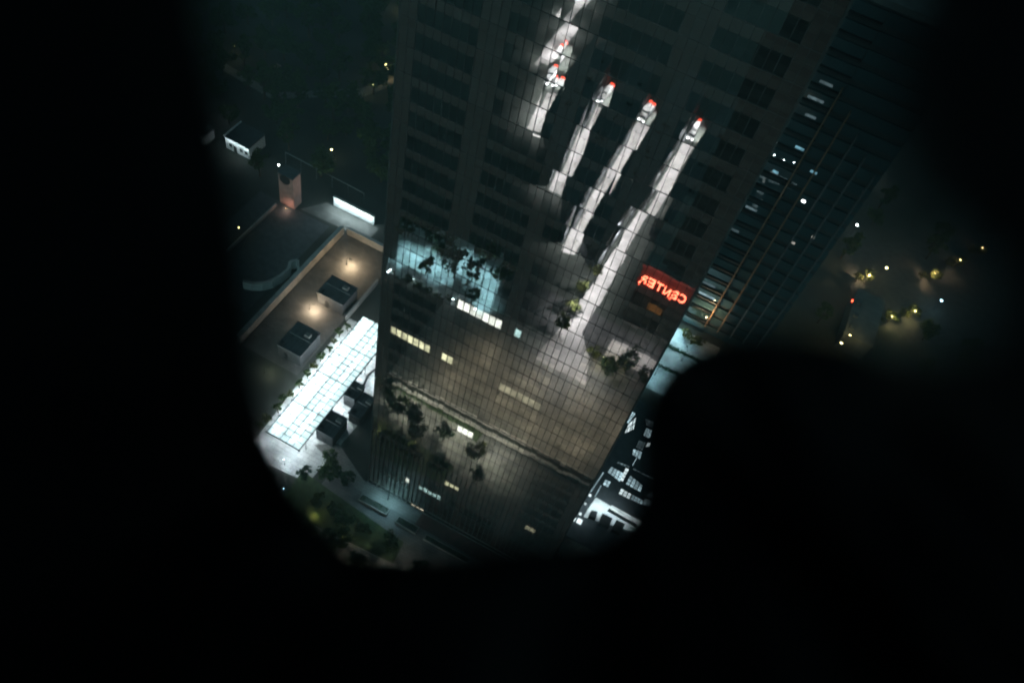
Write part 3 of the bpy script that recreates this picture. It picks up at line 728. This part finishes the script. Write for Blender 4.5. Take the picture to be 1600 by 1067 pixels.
skylight([F5(775, 795), F5(825, 815), F5(800, 865), F5(755, 840)], 2, 2, 'sky_white')
skylight([F5(1010, 545), F5(1090, 570), F5(1070, 630), F5(1000, 590)], 3, 4, 'sky_white')
skylight([F5(1060, 470), F5(1120, 490), F5(1090, 560), F5(1030, 530)], 3, 3, 'sky_dim')
skylight([F5(1120, 370), F5(1175, 390), F5(1150, 455), F5(1095, 430)], 3, 4, 'sky_white')
skylight([F5(1110, 290), F5(1185, 320), F5(1175, 370), F5(1120, 350)], 3, 3, 'sky_dim')
skylight([F5(940, 305), F5(1000, 232), F5(1032, 250), F5(968, 335)], 5, 2, 'sky_white')
skylight([F5(968, 340), F5(1036, 275), F5(1012, 385), F5(938, 415)], 8, 2, 'sky_bright', [(i, 1) for i in (1, 4, 6)] + [(5, 0)])
skylight([F5(1130, 490), F5(1165, 485), F5(1150, 525), F5(1112, 530)], 1, 1, 'sky_bright')
skylight([F5(880, 645), F5(985, 690), F5(978, 705), F5(870, 660)], 4, 1, 'sky_dim')
skylight([F5(1010, 700), F5(1190, 790), F5(1185, 802), F5(1002, 714)], 5, 1, 'sky_dim')
# white lit roof terrace with dark square cabins at the near end
F1 = lambda a, b: (880 + a / 3.81, 600 + b / 3.81)
terr = tag(MB().prism([on_roof(*F1(p, q)) for p, q in ((195, 675), (470, 835), (445, 890), (120, 790), (145, 745))], RZ + .004, RZ + 0.1).build('terrace', M['white'], AT))
for q in (((225, 785), (285, 815), (265, 865), (205, 840)), ((310, 825), (360, 850), (335, 905), (280, 880)), ((160, 765), (195, 775), (185, 815), (145, 800))):
    MB().prism([on_roof(*F1(*p)) for p in q], RZ + .104, RZ + 1.3).build('roof_cabin', M['dark'], AT)
tl = MB().prism([on_roof(*F1(*p)) for p in ((285, 728), (470, 832), (466, 842), (280, 742))], RZ + 0.55, RZ + 0.68).build('light_strip', M['sky_bright'], AT)
MB().prism([on_roof(*F1(*p)) for p in ((270, 745), (440, 845), (436, 856), (262, 757))], RZ + .104, RZ + 0.5).build('terrace_wall', M['dark'], AT)
for a, b, c_ in ((60, 805, .35), (130, 715, .2), (158, 665, .22), (95, 820, .5), (100, 775, .25)):
    x, y = on_roof(*F1(a, b)); MB().box(x - c_, y - c_, RZ + 0.11, x + c_, y + c_, RZ + 0.4).build('floor_light', M['sky_bright'], AT)
for a, b, pw in ((250, 750, 90), (330, 790, 90), (180, 730, 70), (110, 800, 40), (400, 850, 60)):
    x, y = on_roof(*F1(a, b)); point('terrace_light', (x, y, RZ + 2.2), COOL, pw, 0.15, AT)
for a, b, c, d in ((690, 940, 740, 850), (1005, 680, 1040, 620), (655, 900, 760, 740)):
    xa, ya = on_roof(*F5(a, b)); xb, yb = on_roof(*F5(c, d)); MB().tube((xa, ya, RZ + .2), (xb, yb, RZ + .2), 0.08, 0.08, 5).build('light_strip', M['sky_white'], AT)

# ------------------------------------------------------------------ walled courts left of the canopy
def wall_line(pts, h, t, label, mat='wall', seg=4.0, name='boundary_wall'):
    o = thing(name, label, 'wall', (pts[0][0], pts[0][1], 0))
    for a, b in zip(pts, pts[1:]):
        a = Vector((*a, 0)) - o.location; b = Vector((*b, 0)) - o.location; n = max(1, round((b - a).length / seg)); d = (b - a).normalized(); e = Vector((-d.y, d.x, 0)) * t / 2
        for i in range(n):
            p = a + (b - a) * (i / n) + d * 0.02; q = a + (b - a) * ((i + 1) / n) - d * 0.02
            MB().prism([tuple((p + e)[:2]), tuple((q + e)[:2]), tuple((q - e)[:2]), tuple((p - e)[:2])], 0, h).build('wall_panel', M[mat], o)
            e2 = e * 1.25
            MB().prism([tuple((p + e2)[:2]), tuple((q + e2)[:2]), tuple((q - e2)[:2]), tuple((p - e2)[:2])], h + .003, h + .14).build('coping', M['concrete'], o)
    return o
wall_line([(-82.6, 84), (-82.6, 126)], 2.6, 0.9, 'long pale wall running along the left side of the warm lit courts')
wall_line([(-81.5, 126.6), (-60, 126.6)], 2.2, 0.7, 'pale cross wall closing the warm lit court at its far end')
cw = [(-91.6, 97.6), (-89.6, 98.2), (-87.6, 99.6), (-86.2, 101.6), (-85.4, 104.2), (-85.2, 106.8), (-86.2, 108.8), (-85.0, 110.2), (-83.8, 108.6)]
wall_line(cw, 2.6, 0.55, 'pale curved wall curling beside the long wall on the left', seg=1.3, name='curved_wall', mat='white')
wall_line([(-66.4, 103), (-66.4, 117)], 1.4, 0.4, 'thin pale wall between the warm court and the tower edge', seg=3)
pave('court_paving', rect(-81.9, 84, -66.8, 126), M['dark_pave'], 0.010)
pave('terrace_roof', rect(-108, 92, -86.6, 126), M['roof'], 0.02)
pavilion(-75.0, 103.6, -67.6, 110.0, 4.0, 'dark box pavilion casting a shadow on the round warm light pool')
pavilion(-73.6, 86.2, -67.3, 94.2, 4.0, 'large dark box pavilion between the two warm lights and the canopy')
street_lamp(-75.9, 117.8, 2.5, 'e_warm', (1.0, 0.74, 0.45), 850, 'lamp making the round warm pool of light in the upper court', RAD(0), deg=0)
street_lamp(-75.2, 101.0, 2.0, 'e_warm', (1.0, 0.76, 0.5), 650, 'lamp with a bright warm spot in the lower court', RAD(20), deg=0)
street_lamp(-73.0, 80.6, 2.6, 'e_warm', (0.85, 0.9, 0.6), 120, 'faint greenish lamp left of the canopy front', RAD(20), deg=0)
MB_dummy = None
# pink shaft with dark mouth
sh = thing('pink_shaft', 'short square pink tower with a dark round mouth at its top, left', 'shaft', (-99.4, 127.4, 0))
MB().box(-2.2, -1.6, 0, 2.2, 1.6, 10.2).build('wall', M['pink'], sh)
MB().box(-2.4, -1.8, 10.205, 2.4, 1.8, 10.6).build('rim', M['roof'], sh)
MB().tube((-0.1, -1.85, 9.1), (-0.1, -1.58, 9.1), 1.5, 1.5, 18).build('dark_mouth', M['tyre'], sh)
globe_lamp(-98.4, 124.0, 1.2, 'e_warm', (1.0, 0.6, 0.45), 170, 'small warm light at the foot of the pink tower', r=0.1)
# lit strip wall
lw = thing('floodlit_wall', 'short white floodlit wall glowing cold beside the pink tower', 'wall', (-90.0, 133.0, 0))
for i in range(6): MB().box(i * 2.05, 0, 0, i * 2.05 + 2.0, 0.5, 3.0).build('wall_panel', M['white'], lw)
MB().box(-0.1, -0.1, 3.002, 12.4, 0.6, 3.2).build('coping', M['concrete'], lw)
for i in range(4): point('wall_washer', (1.6 + i * 3.1, -1.6, 2.9), COOL, 150, 0.1, lw)
pave('pale_yard', [(-96, 126.8), (-76, 127.6), (-76, 132.8), (-92, 132.8)], M['grey_pave'], 0.012)
rl = thing('pipe_rail', 'thin pale rail running behind the pink tower and floodlit wall', 'rail', (-109, 138.6, 0))
MB().tube((0, 0, 4), (25, -0.6, 4), 0.12, 0.12, 6).build('rail', M['steel'], rl)
for i in range(6): MB().tube((i * 5, -0.12 * i, 0), (i * 5, -0.12 * i, 3.9), 0.08, 0.08, 6).build('post', M['steel'], rl)
wall_line([(-101.5, 104), (-101.5, 124)], 1.0, 0.3, 'thin dim wall on the dark terrace left of the pink tower', seg=3)
# floodlit house upper left
hs_ = thing('flat_roofed_house', 'dark flat roofed house with one cold floodlit wall, upper left', 'house', (-125.0, 134.0, 0))
MB().box(0, 0, 0, 7.6, 7.0, 3.8).build('wall', M['white'], hs_)
hr = MB().box(-0.2, -0.2, 3.802, 7.8, 7.2, 4.1).build('roof', M['roof'], hs_)
MB().box(-0.3, -0.2, 4.102, 0.1, 7.2, 4.4).build('parapet', M['white'], hr)
MB().box(2.6, -0.06, 0, 3.6, -0.002, 2.2).build('door', M['dark'], hs_)
for x in (1.2, 4.6, 6.2): MB().box(x, -0.06, 1.2, x + 0.9, -0.002, 2.3).build('window', M['dark'], hs_)
point('house_light', (-0.9, 3.0, 4.4), COOL, 50, 0.15, hs_)
for i in range(3): point('house_light', (1.4 + i * 2.4, -1.3, 3.6), COOL, 130, 0.15, hs_)
hs2 = pavilion(-134.0, 131.2, -129.6, 135.4, 3.4, 'small hut lit cold from above left of the floodlit house', wallm='white')
globe_lamp(-131.2, 130.0, 3.4, 'e_white', COOL, 120, 'white lamp over the small hut at the left edge', r=0.2)

# park lamps and trees upper left
for (px, py, em, col, pw, lb) in ((365, 72, 'e_yellow', YEL, 130, 'yellow park lamp alone at the top left'), (602, 101, 'e_yellow', YEL, 130, 'upper yellow park lamp of the pair near the tower top left'), (606, 108, 'e_warm', WARM, 120, 'orange park lamp just below the upper yellow lamp near the tower'),
                                  (583, 132, 'e_yellow', YEL, 190, 'bright yellow park lamp, lower of the pair near the tower top left'), (518, 233, 'e_yellow', YEL, 70, 'small yellow park lamp above the floodlit wall'), (350, 170, 'e_white', COOL, 130, 'white park lamp above the floodlit house'),
                                  (302, 185, 'e_white', COOL, 40, 'faint white park lamp at the left edge of the view'), (628, 3, 'e_yellow', YEL, 170, 'yellow park lamp at the top edge by the tower'), (372, 355, 'e_yellow', YEL, 20, 'tiny yellow light on the dark terrace at left'), (435, 257, 'e_white', COOL, 25, 'tiny white light left of the pink tower')):
    p = at(px, py, 3.6)
    globe_lamp(p.x, p.y, 3.2, em, col, pw * .6, lb, r=0.34 if pw > 100 else 0.22)
sh2 = thing('small_shrine', 'small reddish lit pillar structure among the dark park trees', 'pillar', tuple(at(434, 118, 0)))
MB().box(-.5, -.5, 0, .5, .5, 3.0).build('pillar', M['pink'], sh2); MB().box(-.8, -.8, 3.002, .8, .8, 3.3).build('cap', M['pink'], sh2)
point('pillar_light', (0.4, -1.4, 2.0), (1, .45, .3), 14, 0.1, sh2)
park = []
rp = random.Random(21)
tries = 0
while len(park) < 78 and tries < 4000:
    tries += 1
    x, y = rp.uniform(-190, -70), rp.uniform(128, 250)
    px, py = proj((x, y, 5))
    if not (270 < px < 640 and -40 < py < 300): continue
    if x > -90 and y < 145: continue
    if any((x - a) ** 2 + (y - b) ** 2 < 30 for a, b in park): continue
    if any((x - a) ** 2 + (y - b) ** 2 < 36 for a, b in ((-121, 137), (-120, 131), (-126, 129), (-132, 133), (-99.4, 127.4), (-97, 134), (-84, 134))): continue
    park.append((x, y))
def wood(name, spots, kinds, rnd, lo_, hi):
    o = link(name, None); tag(o, kind='stuff'); tr = MB(); cr = MB()
    for x, y in spots:
        k = KIND[kinds[rnd.randrange(len(kinds))]]; sc = rnd.uniform(lo_, hi); a = rnd.uniform(0, 6.28); ca, sa = math.cos(a) * sc, math.sin(a) * sc
        for mb, me in ((tr, k[0]), (cr, k[1])):
            b = len(mb.v); mb.v += [(x + v.co.x * ca - v.co.y * sa, y + v.co.x * sa + v.co.y * ca, v.co.z * sc) for v in me.vertices]
            mb.f += [tuple(b + q for q in p.vertices) for p in me.polygons]
    tag(tr.build('trunk', M['bark'], o), kind='stuff'); tag(cr.build('crown', M['leaf'], o), kind='stuff')
wood('woodland', park, ('broad', 'round', 'tall'), rp, .8, 1.25)
pave('park_path', [(-150, 160), (-128, 158), (-108, 176), (-96, 205), (-98, 206), (-111, 178), (-129, 161), (-150, 163)], M['grey_pave'], 0.01)

# ------------------------------------------------------------------ dark quarter on the right
pave('far_street', [(36, 205), (120, 280), (160, 250), (160, 236), (60, 180), (44, 186)], M['asphalt'], 0.006)
lo = thing('long_low_building', 'dim olive block with a few yellow lights at the far right', 'building', (42.5, 166, 0))
MB().box(0, 0, 0, 7.5, 18, 6).build('wall', M['dark_pave'], lo); MB().box(-.2, -.2, 6.002, 7.7, 18.2, 6.4).build('roof', M['dark_pave'], lo)
for i in range(3): MB().box(0.6, 2 + 5 * i, 6.402, 1.8, 3.2 + 5 * i, 7.2).build('roof_unit', M['roof'], lo)
for (px, py, em, col, pw, lb, tr) in ((1360, 428, 'e_warm', WARM, 900, 'brightest warm lamp lighting a tree crown at right', 1), (1386, 418, 'e_yellow', YEL, 160, 'small yellow lamp right of the brightest warm lamp', 0), (1330, 522, 'e_yellow', YEL, 320, 'yellow lamp over the dim olive block roof', 1), (1315, 536, 'e_yellow', YEL, 200, 'lower yellow lamp over the dim olive block roof', 0),
        (1395, 492, 'e_yellow', YEL, 260, 'dim yellow lamp in foliage right of the red light', 1), (1432, 484, 'e_yellow', YEL, 320, 'yellow lamp left of the teal lamp at far right', 1), (1472, 469, 'e_teal', TEAL, 320, 'teal lamp glowing at the far right', 0), (1463, 425, 'e_warm', WARM, 700, 'bright warm street lamp of the row at far right', 1),
        (1503, 404, 'e_warm', WARM, 260, 'warm street lamp second of the row at far right', 1), (1538, 385, 'e_warm', WARM, 120, 'faint warm street lamp last of the row at far right', 1), (1372, 120, 'e_warm', WARM, 380, 'warm lamp alone high in the dark upper right', 0), (1372, 262, 'e_white', (0.95, 1, .9), 330, 'pale lamp alone in the dark right of the fins', 0),
        (1340, 351, 'e_white', COOL, 90, 'small white lamp above the brightest warm lamp', 0), (1415, 4, 'e_warm', WARM, 1500, 'large warm lamp at the top right edge of the view', 0), (1398, 22, 'e_yellow', YEL, 500, 'yellow lamp under the large warm lamp at top right', 0), (1215, 449, 'e_white', COOL, 60, 'small white lamp between the steel fins', 0)):
    top_ = 6.4 if 'block roof' in lb else 0.0
    p = at(px, py, 4.0 + top_)
    globe_lamp(p.x, p.y, 3.6 if not tr else 3.3, em, col, pw * (3.0 if tr else 0.7), lb, z=top_, r=0.2 if tr else 0.3)
    if tr and not top_:
        tree('round', p.x + 0.4, p.y + 0.9, 'leafy tree round the ' + lb, None, 0.6)
        tree('small', p.x - 2.2, p.y - 1.0, 'small tree by the ' + lb, None, 0.8)
tl_ = thing('traffic_light', 'red traffic light glowing at the corner of the dim olive block', 'traffic light', (at(1334, 470, 4.3).x, at(1334, 470, 4.3).y, 0))
MB().tube((0, 0, 0), (0, 0, 4.4), 0.08, 0.06, 6).build('post', M['dark'], tl_)
hb = MB().box(-.2, -.18, 3.5, .2, .18, 4.6).build('signal_box', M['dark'], tl_)
MB().ball((0, -0.25, 4.3), 0.5, 8, 5).build('red_lens', M['e_red'], hb)
MB().ball((0, -0.2, 3.9), 0.13, 8, 5).build('dark_lens', M['dark'], hb); MB().ball((0, -0.2, 3.62), 0.13, 8, 5).build('dark_lens', M['dark'], hb)
point('lens_light', (0, -0.7, 4.3), (1, .05, .03), 120, 0.2, tl_)
far = [(rp.uniform(20, 95), rp.uniform(165, 300)) for i in range(26)]
wood('far_trees', [q for q in far if not (abs(q[0] - 46) < 6 and q[1] < 192)], ('broad', 'tall'), rp, .7, 1.0)


# ------------------------------------------------------------------ night haze over the city
hm_, hn, hl = mat_base('night_haze')
ho = hn.new('ShaderNodeOutputMaterial'); hv = hn.new('ShaderNodeVolumePrincipled')
hv.inputs['Color'].default_value = (0.72, 0.92, 0.95, 1); hv.inputs['Density'].default_value = 0.0005; hv.inputs['Anisotropy'].default_value = 0.3
hl.new(hv.outputs[0], ho.inputs['Volume'])
tag(MB().box(-605, -405, -1.0, 605, 805, 172.0).build('haze', hm_), kind='stuff')

# ------------------------------------------------------------------ black cloth held round the lens, out of focus
CL = [(248, -160), (268, -60), (290, 60), (312, 150), (334, 260), (354, 380), (366, 500), (378, 600), (402, 690), (440, 770), (492, 838), (545, 878), (620, 890), (700, 886), (790, 874), (880, 870), (945, 862), (985, 835), (1010, 790), (1018, 720), (1020, 660), (1036, 612), (1062, 578), (1110, 552), (1180, 543), (1250, 548), (1310, 556), (1380, 585), (1440, 596), (1590, 580), (1640, 470), (1600, 380), (1470, 290), (1420, 190), (1440, 60), (1500, -80), (1540, -220)]
O = Vector((0, 0, CAM_Z))
def cpt(px, py, d): return O + ray(px, py).normalized() * d
ring = MB(); NS = 96
dense = []
for i in range(len(CL) - 1):
    for t in (0, 1 / 3, 2 / 3): dense.append((CL[i][0] + (CL[i + 1][0] - CL[i][0]) * t, CL[i][1] + (CL[i + 1][1] - CL[i][1]) * t))
dense.append(CL[-1]); NN = len(dense); MS = 14
for i, (px, py) in enumerate(dense):
    a = dense[max(0, i - 2)]; b = dense[min(NN - 1, i + 2)]
    tx, tyy = b[0] - a[0], b[1] - a[1]; ln = math.hypot(tx, tyy); nxp, nyp = -tyy / ln, tx / ln     # outward, away from the opening
    cxo, cyo = px - 760, py - 330; lo_ = math.hypot(cxo, cyo); nxp, nyp = nxp * .35 + cxo / lo_ * .65, nyp * .35 + cyo / lo_ * .65
    for j in range(MS):
        s = (j / (MS - 1)) ** 1.5 * 1250
        near = min(1.0, max(0.0, (i / 3 - 25.5) / 4)); near = near * near * (3 - 2 * near)
        d = 0.46 + 0.03 * math.sin(i * 0.55) + 0.05 * math.sin(i * 0.21 + 1.3) - 0.10 * (1 - math.exp(-j / 3)) + 0.02 * math.sin(i * 0.9 + j * 0.8)
        d = d * (1 - near) + 0.145 * near
        lf = min(1.0, max(0.0, (9.5 - i / 3) / 5)); lf = lf * lf * (3 - 2 * lf); d = d * (1 - lf) + 0.22 * lf
        ring.v.append(tuple(cpt(px + nxp * s, py + nyp * s, d)))
for i in range(NN - 1):
    for j in range(MS - 1):
        q = i * MS + j; ring.f.append((q, q + 1, q + MS + 1, q + MS))
co = ring.build('draped_cloth', M['cloth'])
tag(co, 'black blurred cloth closing off the left side and the bottom of the view', 'cloth')
sm = co.modifiers.new('thickness', 'SOLIDIFY'); sm.thickness = 0.01
for p in co.data.polygons: p.use_smooth = True
hem = MB()
for i in range(NN - 1): hem.tube(ring.v[i * MS], ring.v[(i + 1) * MS], 0.009, 0.009, 6)
hem.build('hem', M['cloth'], co)
